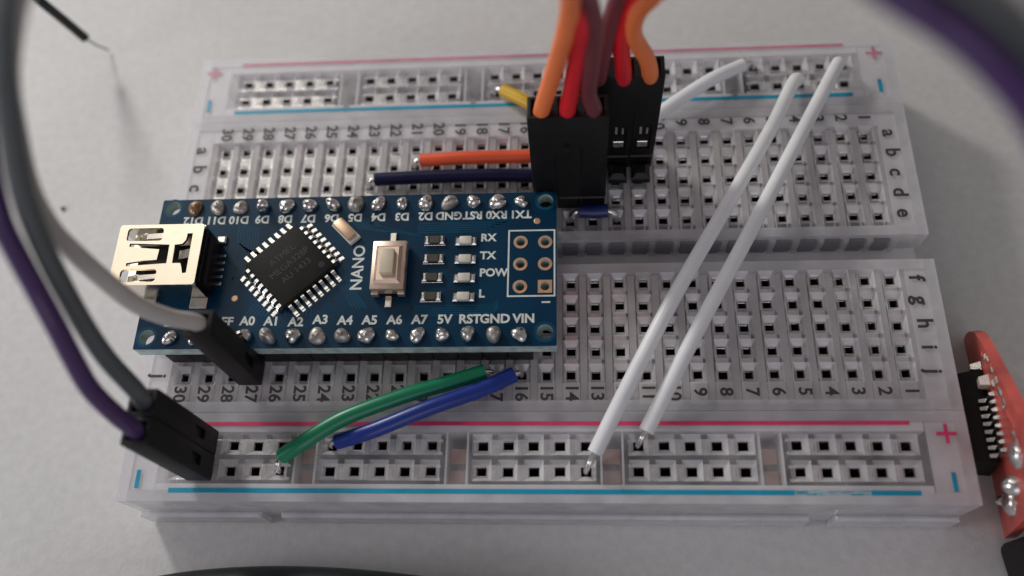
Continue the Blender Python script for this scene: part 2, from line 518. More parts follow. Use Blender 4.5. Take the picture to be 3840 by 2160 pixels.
# clips: one per half column, a folded tin strip with five sleeves
def clip_mesh(n, pitch_axis, gaps=None, halfw=0.66):
    mb = MB()
    L = (n - 1) * P / 2 + 0.95
    zt = ZT - 0.99
    h = 0.50
    for s in (-1, 1):
        a, b = sorted((s * halfw, s * h))
        mb.box((a, -L, 2.0), (b, L, zt), 0)
    mb.box((-h, -L, 1.8), (h, L, 2.0), 0)
    for k in range(n - 1):
        y = (k - (n - 2) / 2) * P
        mb.box((-h + .01, y - 0.70, 5.6), (h - .01, y + 0.70, zt - 0.02), 0)
    # the springs meet in a throat under each hole, its shade painted dark
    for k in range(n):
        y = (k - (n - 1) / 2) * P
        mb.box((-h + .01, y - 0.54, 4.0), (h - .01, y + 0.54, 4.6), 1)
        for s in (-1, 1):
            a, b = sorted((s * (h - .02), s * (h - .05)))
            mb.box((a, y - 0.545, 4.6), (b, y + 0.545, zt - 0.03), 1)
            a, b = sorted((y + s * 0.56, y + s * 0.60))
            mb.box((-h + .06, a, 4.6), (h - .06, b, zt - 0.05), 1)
    # flared lips where the springs open under each hole
    for k in range(n):
        y = (k - (n - 1) / 2) * P
        for s in (-1, 1):
            a, b = s * (h - .06), s * (h + 0.30)
            mb.add([(a, y - .5, zt - .30), (b, y - .42, zt + .16), (b, y + .42, zt + .16), (a, y + .5, zt - .30)], [(0, 1, 2, 3)], 0)
        mb.add([(-.40, y + .50, zt - .25), (.40, y + .50, zt - .25), (.36, y + .85, zt + .10), (-.36, y + .85, zt + .10)], [(0, 1, 2, 3)], 0)
    return mb
cm = clip_mesh(5, 'y').mesh('contact_clip', ['clip', 'sleeve_shade'])
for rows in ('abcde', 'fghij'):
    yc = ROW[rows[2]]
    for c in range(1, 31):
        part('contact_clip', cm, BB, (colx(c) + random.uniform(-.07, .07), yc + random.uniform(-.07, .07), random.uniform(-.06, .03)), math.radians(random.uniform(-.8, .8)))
cell = MB().box((-0.86, -17.05, 7.0), (0.86, -14.75, 8.35)).mesh('cell_end', ['cell'])
stop = MB().box((-0.80, -17.62, 6.0), (0.80, -17.15, 8.2)).mesh('cell_stop', ['peg'])
for c in range(1, 31):
    part('cell_end', cell, BB, (colx(c), 0, 0))
    part('cell_stop', stop, BB, (colx(c), 0, 0))
# rails
def rail_block(nm, y0, y1, ya, yb, seam):
    xs = [railx(g * 6 + k) for g in range(5) for k in range(5)]
    mb = socket_plate(nm, XL, XR, y0, y1, xs, [ya, yb], 1.95, 2.06, 0.98, 0.92, 0.6)
    walls(mb, XL, XR, y0, y1, 0.3, ZT - 0.02, 2)
    part('power_rail', mb.mesh(nm, ['plastic', 'funnel', 'wall']), BB)
    # cloudy ledges under the printed lines; between them the clips show through clear windows
    lo, hi = min(ya, yb) - 1.35, max(ya, yb) + 1.35
    mb = MB()
    mb.box((-37.6, y0 + 1.12, 1.0), (37.4, lo, ZT - 0.16)).box((-37.6, hi, 1.0), (37.4, y1 - 1.12, ZT - 0.16))
    for xa, xb in ((XL + 1.12, -37.7), (37.5, XR - 1.12)):
        mb.add([(xa, y0 + 1.12, ZT - 0.2), (xb, y0 + 1.12, ZT - 0.2), (xb, y1 - 1.12, ZT - 0.2), (xa, y1 - 1.12, ZT - 0.2)], [(0, 1, 2, 3)], 1)
    for g in range(4):
        x = railx(g * 6 + 5)
        mb.box((x - 1.15, lo + .01, 1.0), (x - 0.95, hi - .01, ZT - 0.5)).box((x + 0.95, lo + .01, 1.0), (x + 1.15, hi - .01, ZT - 0.5))
    part('line_ledge', mb.mesh('line_ledge', ['milk', 'skin']), BB)
rail_block('power_rail', 17.95, 27.35, RAIL['tm'], RAIL['tp'], 1)
rail_block('power_rail', -26.9, -17.91, RAIL['bm'], RAIL['bp'], -1)
rm = clip_mesh(5, 'y', halfw=0.80).mesh('rail_clip', ['clip', 'sleeve_shade'])
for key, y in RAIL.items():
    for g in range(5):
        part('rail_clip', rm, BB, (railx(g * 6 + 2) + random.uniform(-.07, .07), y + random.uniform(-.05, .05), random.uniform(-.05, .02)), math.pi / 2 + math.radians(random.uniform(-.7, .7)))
mb = MB().box((-38.2, -17.2, 0.1), (38.0, 17.2, 0.9), 0)
part('foam_backing', mb.mesh('foam_backing', ['backing']), BB)
for ya, yb in ((18.3, 26.4), (-26.2, -18.2)):
    part('paper_liner', MB().box((-37.9, ya, 0.1), (37.7, yb, 0.6)).mesh('paper_liner', ['ceramic']), BB)
for g in range(4):
    x = railx(g * 6 + 5)
    for (y, h, mm) in ((-21.9, 1.5, 'tan'), (-24.0, 1.3, 'tan')):
        part('adhesive_patch', MB().box((x - 0.85, y - h / 2, 5.6), (x + 0.85, y + h / 2, 6.6), 0).mesh('adhesive_patch', [mm]), BB)
    part('mounting_peg', MB().box((x - 0.28, 18.5, 8.66), (x + 0.28, 20.3, 8.74), 0).mesh('mounting_peg', ['peg']), BB)
# front skirt with its two dovetail notches, on the rim towards the camera
for x0, x1 in ((-41.3, -28.3), (-26.2, 27.0), (29.5, 41.3)):
    mb = MB().box((x0, -27.5, 0.1), (x1, -26.93, 3.6), 0, ch=0.25)
    part('skirt', mb.mesh('skirt', ['wall']), BB)

# print on the board
ZP = ZT + 0.016
def line_mesh(x0, x1, y0, y1, m):
    return MB().box((x0, y0, ZT + 0.008), (x1, y1, ZT + 0.022), 0).mesh('rail_line', [m])
part('rail_line', line_mesh(-36.4, 35.9, 26.22, 26.62, 'red_ink_faded'), BB)
part('rail_line', line_mesh(-36.4, 36.1, 19.10, 19.56, 'blue_ink'), BB)
part('rail_line', line_mesh(-36.3, 36.1, -19.33, -18.93, 'red_ink'), BB)
part('rail_line', line_mesh(-36.15, 24.6, -26.08, -25.62, 'blue_ink'), BB)
part('rail_line', line_mesh(31.6, 36.1, -26.08, -25.62, 'blue_ink'), BB)
part('rail_line', line_mesh(24.62, 31.58, -26.03, -25.67, 'blue_ink_faded'), BB)
# where the last stretch of the blue line is worn off only flecks are left
mb = MB()
for k in range(30):
    x = random.uniform(24.9, 31.4); e = min(1.0, abs(x - 28.2) / 3.4)
    w = random.uniform(0.3, 1.1) * (0.35 + e); y = -26.05 + 0.41 * random.random()
    hh = 0.03 + 0.10 * e * random.random()
    mb.box((max(24.65, x - w / 2), y - hh / 2, ZT + 0.023), (min(31.55, x + w / 2), min(-25.64, y + hh / 2), ZT + 0.026 + 0.0002 * k), 0)
part('worn_line', mb.mesh('worn_line', ['blue_ink']), BB)
def plus_mesh(m):
    return MB().box((-0.95, -0.17, 0), (0.95, 0.17, 0.014)).box((-0.17, -0.95, 0.0), (0.17, -0.171, 0.014)).box((-0.17, 0.171, 0.0), (0.17, 0.95, 0.014)).mesh('plus_mark', [m])
pm, pf = plus_mesh('red_ink'), plus_mesh('red_ink_faded')
for x, y, q in ((-39.75, 25.3, pf), (39.25, 25.1, pf), (39.35, -20.2, pm), (-39.5, -20.2, pm)):
    part('plus_mark', q, BB, (x, y, ZT + 0.008))
mm_ = MB().box((-0.21, -0.92, 0), (0.21, 0.92, 0.014)).mesh('minus_mark', ['blue_ink'])
for x, y in ((-39.7, 20.45), (39.3, 20.45), (-39.5, -24.75), (39.3, -24.8)):
    part('minus_mark', mm_, BB, (x, y, ZT + 0.008))
for c in range(1, 31):
    t = text_mesh(str(c), 1.8, 'ink', 0.045)
    part('printed_number', t, BB, (colx(c), 16.15, ZP), -math.pi / 2)
    part('printed_number', t, BB, (colx(c), -15.95, ZP), -math.pi / 2)
for r in 'abcdefghij':
    t = text_mesh(r, 2.2, 'ink', 0.055)
    part('printed_letter', t, BB, (39.25, ROW[r], ZP), -math.pi / 2)
    part('printed_letter', t, BB, (-39.4, ROW[r], ZP), -math.pi / 2)

# ------------------------------------------------------------------ microcontroller board
NZ0, NZ = 11.15, 12.7
NB = thing('microcontroller_board', 'blue microcontroller board marked NANO with square black chip and metal USB socket', 'circuit board', (-19.05, -3.81, ZT))
BX0, BX1, BY0, BY1 = -40.68, 2.46, -12.45, 5.05
YT, YB = 3.85, -11.25
ICSP = [(-1.27, -0.93), (1.27, -0.95), (-1.27, -3.47), (1.27, -3.48), (-1.27, -6.01), (1.27, -6.01)]
MH = [(1.28, 3.95), (1.28, -10.95), (-39.4, 4.0), (-39.45, -11.1)]
holes = [circle(x, y, 0.80, 24) for x, y in MH] + [circle(x, y, 0.47, 18) for x, y in ICSP]
part('board', plate_mesh('board', rrect(BX0, BY0, BX1, BY1, 0.15, 2), holes, NZ0, NZ, ['pcb', 'fibre'], 1), NB)
ring = plate_mesh('pad_ring', circle(0, 0, 0.74, 24), [circle(0, 0, 0.46, 18)], 0.004, 0.05, ['gold'])
sq = plate_mesh('pad_ring', rect(-0.72, -0.72, 0.72, 0.72), [circle(0, 0, 0.46, 18)], 0.004, 0.05, ['gold'])
for k, (x, y) in enumerate(ICSP):
    part('header_pad', sq if k == 5 else ring, NB, (x, y, NZ))
rim = plate_mesh('mounting_ring', circle(0, 0, 1.12, 28), [circle(0, 0, 0.81, 24)], 0.003, 0.02, ['trace'])
for x, y in MH:
    part('mounting_ring', rim, NB, (x, y, NZ))
# masked copper under the blue lacquer: faint fans of traces
mb = MB()
def trace(pts, w=0.16):
    for i, (a, b) in enumerate(zip(pts, pts[1:])):
        d = Vector((b[0] - a[0], b[1] - a[1])); l = d.length; ang = math.atan2(d.y, d.x)
        cx, cy = (a[0] + b[0]) / 2, (a[1] + b[1]) / 2
        mb.box((cx - l / 2, cy - w / 2, NZ + 0.002), (cx + l / 2, cy + w / 2, NZ + 0.014), 0, ang)
for k in range(8):
    trace([(-31.6 + k * 0.32, 1.8 - 0.05 * k), (-31.6 + k * 0.32, -0.2 - 0.32 * k), (-29.8 + 0.40 * k, -2.0 + 0.06 * k)])
    trace([(-22.6 - 0.45 * k, -8.9), (-22.6 - 0.45 * k, -8.2 - 0.0 * k), (-23.6 - 0.45 * k, -7.2 + 0.45 * k)], 0.14)
    trace([(-19.5 + 0.34 * k, 2.2), (-18.6 + 0.34 * k, 1.2), (-18.2 + 0.9 * k, 0.9 - 0.12 * k)], 0.14)
    trace([(-29.6 + 0.45 * k, -8.9), (-28.6 + 0.42 * k, -7.6)], 0.14)
for k in range(5):
    trace([(-12.0, -8.0 - 0.26 * k), (-4.0, -8.0 - 0.26 * k), (-3.4, -7.4 - 0.2 * k)], 0.13)
    trace([(-20.2 + 0.3 * k, -5.4), (-18.2 + 0.35 * k, -8.2)], 0.13)
    trace([(-12.2, 0.4 + 0.27 * k), (-5 + 0.5 * k, 0.4 + 0.27 * k), (-3.2 + 0.5 * k, 2.2)], 0.13)
part('trace_pattern', mb.mesh('trace_pattern', ['trace']), NB, kind='stuff')
via = MB().lathe((0, 0, 0), [(0.36, 0.002), (0.36, 0.03), (0.28, 0.05)], 16).mesh('test_point', ['gold'])
for x, y in ((0.43, 1.53), (-30.83, -6.89)):
    part('test_point', via, NB, (x, y, NZ))
sv = MB().lathe((0, 0, 0), [(0.17, 0.002), (0.17, 0.02), (0.10, 0.021)], 10).mesh('via', ['blackm'])
for x, y in ((-11.4, 0.9), (-17.2, 1.7), (-12.3, -8.2), (-19.4, -6.4), (-18.2, -8.0), (-8.6, -3.9), (-31.2, -3.4), (-31.4, -4.6), (-20.6, -7.3), (-6.2, -3.6), (-8.2, -6.1), (-11.5, -3.1)):
    part('via', sv, NB, (x, y, NZ))
# solder joints with the pin tip standing out
def joint(seed):
    rnd = random.Random(seed)
    mb = MB()
    rnd.uniform(0, 1)
    mb.lathe((0, 0, 0), [(0.88, -0.01), (0.88, 0.14), (0.85, 0.34), (0.78, 0.54), (0.66, 0.72), (0.50, 0.86), (0.34, 0.94)], 20)
    out = []
    for (x, y, z) in mb.v:
        a = math.atan2(y, x)
        s = 1 + 0.09 * math.sin(2 * a + seed) + 0.07 * math.sin(3 * a + 2 * seed)
        out.append((x * s + 0.05 * z * math.sin(seed * 3.1), y * s + 0.05 * z * math.cos(seed * 1.7), z))
    mb.v = out
    p = MB()
    p.v, p.f, p.m = mb.v, mb.f, mb.m
    p.box((-0.27, -0.27, 0.5), (0.27, 0.27, 1.02 + rnd.uniform(-0.1, 0.30)), 0, rnd.uniform(-0.2, 0.2), 0.12)
    return p
jm = [joint(k) for k in range(6)]
jmesh = [j.mesh('solder_joint', ['tin'], True) for j in jm]
jmesh += [joint(k + 20).mesh('solder_joint', ['tin_dull'], True) for k in range(4)]
fl = joint(9).mesh('solder_joint', ['flux'], True)
for i in range(15):
    for y in (YT, YB):
        me = jmesh[random.randrange(10)]
        if y > 0 and i == 14: me = fl
        sj = part('solder_joint', me, NB, (colx(16 + i) + random.uniform(-.05, .05), y + random.uniform(-.06, .06), NZ), random.uniform(0, 6.28))
        sj.scale = (random.uniform(.76, 1.10), random.uniform(.76, 1.10), random.uniform(.65, 1.35))
# header strips under the board and their pins going into the breadboard
for y in (YT, YB):
    mb = MB()
    for i in range(15):
        x = colx(16 + i)
        mb.box((x - 1.22, y - 1.2, ZT + 0.03), (x + 1.22, y + 1.2, NZ0 - 0.02), 0, ch=0.3)
    hs = part('header_strip', mb.mesh('header_strip', ['black']), NB)
    pn = MB().box((-0.3, -0.3, ZT - 3.0), (0.3, 0.3, ZT + 0.05), 0).mesh('pin', ['tin'])
    for i in range(15):
        part('pin', pn, hs, (colx(16 + i), y, 0))
# silkscreen
ZS = NZ + 0.012
for i, s in enumerate(['TX1', 'RX0', 'RST', 'GND', 'D2', 'D3', 'D4', 'D5', 'D6', 'D7', 'D8', 'D9', 'D10', 'D11', 'D12']):
    part('pin_label', text_mesh(s, 1.28, 'silk', 0.045, sx=0.98), NB, (colx(16 + i) + (-0.05 if len(s) > 2 else 0), 2.42, ZS), math.pi)
for i, s in enumerate(['VIN', 'GND', 'RST', '5V', 'A7', 'A6', 'A5', 'A4', 'A3', 'A2', 'A1', 'A0', 'REF', '3V3', 'D13']):
    dy = {'A3': 0.12, 'A2': -0.12, 'A0': 0.05}.get(s, 0)
    part('pin_label', text_mesh(s, 1.34, 'silk', 0.045, sx=1.0), NB, (colx(16 + i) + (0.45 if s in ('VIN',) else 0.1), -9.52 + dy, ZS))
for s, y in (('RX', -0.36), ('TX', -2.43), ('POW', -4.40), ('L', -6.75)):
    part('light_label', text_mesh(s, 1.22, 'silk', 0.045, 'LEFT'), NB, (-5.45, y, ZS))
part('name_label', text_mesh('NANO', 1.72, 'silk', 0.035, sx=1.0), NB, (-18.15, -3.55, ZS), math.pi / 2)
part('pin_one_label', text_mesh('1', 1.2, 'silk', 0.03), NB, (1.42, -7.74, ZS), math.pi / 2)
mb = MB()
a, b, c, d, w = -2.58, 2.32, -7.13, 0.52, 0.17
mb.box((a, d - w, NZ + .003), (b, d, NZ + .02)).box((a, c, NZ + .003), (b, c + w, NZ + .02))
mb.box((a, c + w + .002, NZ + .003), (a + w, d - w - .002, NZ + .02)).box((b - w, c + w + .002, NZ + .003), (b, d - w - .002, NZ + .02))
part('header_outline', mb.mesh('header_outline', ['silk']), NB)
# chip, turned 45 degrees
CX, CY = -25.12, -3.62
A45 = math.radians(45 - 1)
cb = MB().box((-3.36, -3.36, 12.85), (3.36, 3.36, 13.85), 0).mesh('chip', ['chip'])
bevel_mesh(cb, 0.16, 2)
chip = part('chip', cb, NB, (CX, CY, 0), A45)
def chip_child(nm, me, lx, ly, rz):
    o = bpy.data.objects.new(nm, me); COL.objects.link(o); o.parent = chip
    o.location = Vector((lx, ly, 0)) * U; o.rotation_euler = (0, 0, rz)
    return o
mb = MB()
w = 0.19
prof = [(-0.10, 13.36), (0.34, 13.36), (0.52, 13.20), (0.62, 12.86), (0.78, 12.80), (1.12, 12.80)]
for (x0, z0), (x1, z1) in zip(prof, prof[1:]):
    d = Vector((x1 - x0, z1 - z0)).normalized(); n = Vector((-d.y, d.x)) * 0.075
    vs = []
    for s in (-w, w):
        vs += [(x0 - n.x, s, z0 - n.y), (x1 - n.x, s, z1 - n.y), (x1 + n.x, s, z1 + n.y), (x0 + n.x, s, z0 + n.y)]
    mb.add(vs, [(0, 1, 2, 3), (7, 6, 5, 4), (0, 4, 5, 1), (1, 5, 6, 2), (2, 6, 7, 3), (3, 7, 4, 0)])
mb.box((0.62, -0.22, NZ + 0.002), (1.40, 0.22, NZ + 0.07), 0, ch=0.04)
pinm = mb.mesh('chip_pin', ['tin'])
for s in range(4):
    for k in range(8):
        t = (k - 3.5) * 0.79
        a = s * math.pi / 2
        chip_child('chip_pin', pinm, 3.36 * math.cos(a) - t * math.sin(a), 3.36 * math.sin(a) + t * math.cos(a), a)
dm = MB().lathe((0, 0, 0), [(0.36, 13.852), (0.36, 13.858), (0.30, 13.859)], 20).mesh('index_dot', ['blackm'])
chip_child('index_dot', dm, 2.4, -2.4, 0)
for s, yy, sz in (('ATMEL', 1.35, 1.05), ('MEGA328P', 0.1, 1.05), ('AU 1433', -1.1, 1.0)):
    o = chip_child('chip_marking', text_mesh(s, sz, 'chipmark', 0.0), 0.1, yy, 0)
    o.location.z = 13.862 * U
# resonator
rs = part('resonator', MB().box((-1.62, -0.68, NZ + .02), (1.62, 0.68, NZ + 0.40), 0, ch=0.05).mesh('resonator', ['ceramic']), NB, (-19.78, 0.62, 0), math.radians(-46))
o = bpy.data.objects.new('lid', bevel_mesh(MB().box((-1.55, -0.56, NZ + 0.40), (1.22, 0.56, NZ + 0.72), 0).mesh('lid', ['lid']), 0.12)); COL.objects.link(o); o.parent = rs
# reset button
bt = part('reset_button', bevel_mesh(MB().box((-16.35, -6.85, NZ + 0.45), (-12.85, -1.35, NZ + 1.75), 0).mesh('reset_button', ['button']), 0.14), NB)
part('button_base', MB().box((-16.15, -6.78, NZ + 0.02), (-13.05, -1.45, NZ + 0.45), 0).mesh('button_base', ['black']), bt)
part('raised_frame', MB().box((-15.95, -6.25, NZ + 1.74), (-13.25, -2.0, NZ + 2.1), 0, ch=0.28).mesh('raised_frame', ['button']), bt)
part('plunger', bevel_mesh(MB().box((-15.25, -5.5, NZ + 2.05), (-13.85, -2.75, NZ + 2.75), 0).mesh('plunger', ['plunger']), 0.12), bt)
for y0, y1 in ((-1.3, 0.35), (-8.15, -6.9)):
    part('terminal', MB().box((-15.0, y0, NZ + 0.02), (-14.3, y1, NZ + 0.28), 0, ch=0.08).mesh('terminal', ['spring']), bt)
for sx in (-1, 1):
    for sy in (-1, 1):
        part('corner_foot', MB().box((-14.6 + sx * 1.35 - .35, -4.1 + sy * 2.72 - .25, NZ + 0.3), (-14.6 + sx * 1.35 + .35, -4.1 + sy * 2.72 + .25, NZ + 1.0), 0, ch=.06).mesh('corner_foot', ['button']), bt)
# resistors and light emitting diodes
for k in range(4):
    x, y = -10.24 - 0.02 * k, -0.62 - 2.14 * k
    r = part('resistor', MB().box((x - 0.55, y - 0.42, NZ + .05), (x + 0.55, y + 0.42, NZ + 0.45), 0, ch=0.04).mesh('resistor', ['resistor']), NB)
    for s in (-1, 1):
        c = x + s * 0.78
        part('solder_end', MB().box((c - 0.26, y - 0.50, NZ + .01), (c + 0.26, y + 0.50, NZ + 0.50), 0, ch=0.16).mesh('solder_end', ['tin']), r)
    part('solder_fillet', MB().box((x - 1.12, y - 0.55, NZ + .004), (x + 1.12, y - 0.44, NZ + .09), 0, ch=0.03).mesh('solder_fillet', ['tin']), r)
    x, y = -6.96, -0.80 - 2.12 * k
    r = part('indicator_light', bevel_mesh(MB().box((x - 0.62, y - 0.44, NZ + .05), (x + 0.62, y + 0.44, NZ + 0.60), 0).mesh('indicator_light', ['led']), 0.07), NB)
    for s in (-1, 1):
        c = x + s * 0.86
        part('solder_end', MB().box((c - 0.25, y - 0.48, NZ + .01), (c + 0.25, y + 0.48, NZ + 0.40), 0, ch=0.14).mesh('solder_end', ['tin']), r)
    if k in (1, 2):
        part('polarity_mark', MB().box((x + 0.42, y - 0.46, NZ + 0.05), (x + 0.60, y - 0.445, NZ + 0.4), 0).mesh('polarity_mark', ['led_green']), r)
# USB socket
UX0, UX1, UY0, UY1, UZ = -42.75, -33.75, -6.85, 0.05, 16.25
ub = part('usb_socket', plate_mesh('shell_top', rrect(UX0, UY0, UX1, UY1, 0.3, 3), [
    rrect(-41.85, -1.85, -38.0, -0.35, 0.35), rrect(-41.7, -6.5, -37.9, -5.1, 0.35),
    [(-41.35, -2.12), (-37.1, -2.32), (-37.05, -4.45), (-41.25, -4.72), (-41.3, -4.38), (-39.6, -4.12), (-38.15, -4.05), (-38.1, -2.85), (-39.6, -2.70), (-41.35, -2.50)],
    [(-36.55, -2.35), (-35.75, -2.25), (-35.45, -1.8), (-35.4, -1.05), (-34.85, -1.05), (-34.8, -5.55), (-35.2, -5.6), (-35.4, -4.9), (-35.6, -4.45), (-36.45, -4.45)],
    ], UZ - 0.3, UZ, ['usb', 'spring'], 1), NB)
mb = MB()
mb.box((UX0, UY0, NZ + 0.0), (UX1, UY0 + 0.3, UZ - 0.301)).box((UX0, UY1 - 0.3, NZ + 0.0), (UX1, UY1, UZ - 0.301))
mb.box((UX0, UY0 + .301, NZ + 0.0 - 0.2), (UX1, UY1 - .301, NZ + 0.25))
part('shell_side', mb.mesh('shell_side', ['spring']), ub)
part('inner_tongue', MB().box((-41.0, -5.2, NZ + 0.9), (-34.2, -1.6, NZ + 1.9)).box((-34.6, -6.4, NZ + 0.3), (-33.5, -0.4, UZ - 0.5)).mesh('inner_tongue', ['black']), ub)
def bent(x0, x1, y0, y1, dz0, dz1):
    z = UZ - 0.3
    return MB().add([(x0, y0, z + dz0), (x1, y0, z + dz1), (x1, y1, z + dz1), (x0, y1, z + dz0), (x0, y0, z + dz0 + .15), (x1, y0, z + dz1 + .15), (x1, y1, z + dz1 + .15), (x0, y1, z + dz0 + .15)],
                    [(3, 2, 1, 0), (0, 1, 5, 4), (1, 2, 6, 5), (2, 3, 7, 6), (3, 0, 4, 7), (4, 5, 6, 7)])
for args in ((-41.4, -39.9, -1.50, -0.72, -0.75, -0.25), (-39.9, -38.1, -1.45, -0.85, -0.25, -0.05), (-41.3, -40.0, -6.15, -5.45, -0.75, -0.25), (-40.0, -38.0, -6.05, -5.55, -0.25, -0.05), (-36.2, -34.8, -3.75, -2.75, -0.45, 0.05)):
    part('spring_tongue', bent(*args).mesh('spring_tongue', ['spring']), ub)
for x0, x1, y0, y1 in ((-40.5, -39.1, -7.9, -6.86), (-35.4, -33.6, -8.1, -6.86), (-40.5, -39.1, 0.06, 0.9), (-33.7, -32.7, -0.6, 0.3)):
    part('mounting_tab', MB().box((x0, y0, NZ + 0.01), (x1, y1, NZ + 0.42), 0, ch=0.14).mesh('mounting_tab', ['tin']), ub)
part('rear_block', MB().box((UX1 + .01, -6.2, NZ + 0.02), (UX1 + 0.55, -0.6, UZ - 1.2), 0, ch=0.3).mesh('rear_block', ['blackm']), ub)
pm2 = MB().box((-0.55, -0.16, 0.02), (0.45, 0.16, 0.22), 0, ch=0.05).mesh('usb_pin', ['tin'])
for k in range(5):
    part('usb_pin', pm2, ub, (-32.95, -2.0 - 0.81 * k, NZ))

# ------------------------------------------------------------------ servo plugs on pin headers
SERVO = {
'f_orange': [(1.3,7.0,19.0),(1.3,6.9,23.0),(1.5,6.5,25.5),(2.7,6.1,31.0),(3.9,4.6,38.0),(4.4,3.4,43.0),(4.2,1.0,50.0),(0.3,6,58),(-1.5,24,66),(-1.5,60,58),(-2.4,100,26),(-3.3,124,3),(-5.1,150,1.0)],
'f_red': [(3.85,7.0,19.0),(3.85,6.9,23.0),(3.9,6.4,25.5),(4.2,6.3,28.0),(4.9,5.7,34.0),(5.2,4.5,39.0),(4.6,4.3,42.0),(3.5,2.7,48.0),(1.4,6,58),(0.3,24,66),(0.3,60,58),(-0.2,100,26),(-0.8,124,3),(-1.9,150,1.0)],
'f_brown': [(6.4,7.0,19.0),(6.4,6.9,23.0),(6.3,6.4,25.5),(5.8,6.3,28.0),(6.0,5.6,33.0),(6.2,4.8,38.0),(5.7,4.3,42.0),(4.6,2.7,48.0),(2.5,6,58),(2.1,24,66),(2.1,60,58),(1.9,100,26),(1.7,124,3),(1.4,150,1.0)],
'b_brown': [(6.9,11.4,19.0),(6.9,11.2,23.0),(6.9,10.2,25.5),(7.4,9.5,31.0),(8.2,8.7,37.0),(9.3,6.4,44.0),(12.5,6,58),(12.9,24,66),(12.9,60,58),(13.1,100,26),(13.3,124,3),(13.6,150,1.0)],
'b_red': [(9.3,11.4,19.0),(9.3,11.2,23.0),(9.2,10.2,25.5),(8.7,9.5,32.0),(9.4,8.7,37.0),(10.7,6.0,44.0),(13.6,6,58),(14.7,24,66),(14.7,60,58),(15.2,100,26),(15.8,124,3),(16.9,150,1.0)],
'b_orange': [(11.85,11.4,19.0),(11.85,11.2,23.0),(11.7,10.2,25.5),(11.2,9.9,28.0),(9.8,9.3,32.0),(9.9,8.2,36.0),(10.9,6.4,40.0),(12.7,4.2,46.0),(14.7,6,58),(16.5,24,66),(16.5,60,58),(17.4,100,26),(18.3,124,3),(20.1,150,1.0)],
}
def pin_header(x, y, label, shade_bumps=False):
    h = thing('pin_header', label, 'pin header', (x, y, ZT), 'three-pin headers under the servo plugs')
    mb = MB()
    for k in (-1, 0, 1):
        mb.box((x + k * P - 1.24, y - 1.22, ZT + 0.03), (x + k * P + 1.24, y + 1.22, ZT + 2.4), 0, ch=0.35)
        if shade_bumps:
            mb.box((x + k * P - 1.0, y - 3.3, ZT + 0.03), (x + k * P + 1.0, y - 1.23, ZT + 1.3), 0, ch=0.5)  # black bumps shaped to stand in for the header's reflection and shadow
    part('header_body', mb.mesh('header_body', ['black']), h)
    pn = MB().box((-0.3, -0.3, ZT - 3.5), (0.3, 0.3, ZT + 9), 0).mesh('pin', ['tin'])
    for k in (-1, 0, 1):
        part('pin', pn, h, (x + k * P, y, 0))
    return h
def boolean(me, cutters):
    o = bpy.data.objects.new('tmp', me); COL.objects.link(o)
    c = bpy.data.objects.new('cut', cutters); COL.objects.link(c)
    md = o.modifiers.new('b', 'BOOLEAN'); md.object = c; md.operation = 'DIFFERENCE'; md.solver = 'EXACT'
    dg = bpy.context.evaluated_depsgraph_get(); dg.update()
    r = bpy.data.meshes.new_from_object(o.evaluated_get(dg), depsgraph=dg)
    bpy.data.objects.remove(o); bpy.data.objects.remove(c)
    return r
def servo_plug(x, y, label, keys, mats, face, lean=(0, 0)):
    s = thing('servo_plug', label, 'servo plug', (x, y, ZT + 2.4), 'three-wire servo plugs')
    z0, z1 = ZT + 2.45, ZT + 16.2
    body = MB().box((-3.86, -1.30, z0), (3.86, 1.30, z1)).mesh('housing', ['black'])
    bevel_mesh(body, 0.12, 2)
    cut = MB()
    for k in (-1, 0, 1):
        cut.box((k * P - 0.92, -0.95, z1 - 4.5), (k * P + 0.92, 0.95, z1 + 1))
        cut.box((k * P - 0.42, -0.42, z0 - 1), (k * P + 0.42, 0.42, z0 + 8))
        cut.box((k * P + 1.21, -1.6, z0 - 1), (k * P + 1.33, -1.22, z1 - 5.0))
        if face:
            cut.box((k * P - 0.78, -1.6, z0 + 1.3), (k * P + 0.78, -1.0, z0 + 5.6))
    body = boolean(body, cut.mesh('cut', ['black']))
    # a slight backward and sideways lean, the plug is not pushed on straight
    for v in body.vertices:
        t = (v.co.z / U - z0) / (z1 - z0)
        v.co.x += lean[0] * t * U; v.co.y += lean[1] * t * U
    shade(body, 30)
    part('housing', body, s, (x, y, 0))
    if face:
        for k in (-1, 0, 1):
            tab = MB().box((-0.55, -1.16, z0 + 1.5), (0.55, -1.02, z0 + 2.5), 0, ch=0.05).box((-0.40, -1.14, z0 + 3.9), (-0.15, -1.02, z0 + 5.2)).box((0.3, -1.14, z0 + 3.9), (0.5, -1.02, z0 + 5.0))
            part('latch_tab', tab.mesh('latch_tab', ['gold' if False else 'tin']), s, (x + k * P, y, 0))
        part('moulding_line', MB().box((-3.7, -1.315, z0 + 0.9), (3.7, -1.302, z0 + 1.0)).mesh('moulding_line', ['black']), s, (x, y, 0))
    else:
        part('moulding_dot', MB().lathe((0, 0, 0), [(0.30, 0), (0.30, 0.03), (0.22, 0.05)], 14, M=Matrix.Translation(Vector((x - 0.1, y - 1.30, z0 + 9.2))) @ Matrix.Rotation(math.pi / 2, 4, 'X')).mesh('moulding_dot', ['blackm']), s)
    for k, m in zip(keys, mats):
        part('wire', MB().tube(SERVO[k], 0.80, 16, 0, 8).mesh('wire', [m], True), s)
    return s
FX, FY = 3.81, 6.45
pin_header(FX, FY, 'black pin header under the front servo plug beside the blue jumper')
servo_plug(FX, FY, 'front black servo plug at the corner of the blue board', ('f_orange', 'f_red', 'f_brown'), ('s_orange', 's_red', 's_brown'), False, (0.05, 0.55))
BXc, BYc = 9.1, 11.55
pin_header(BXc, BYc, 'black pin header under the rear servo plug with metal windows', True)
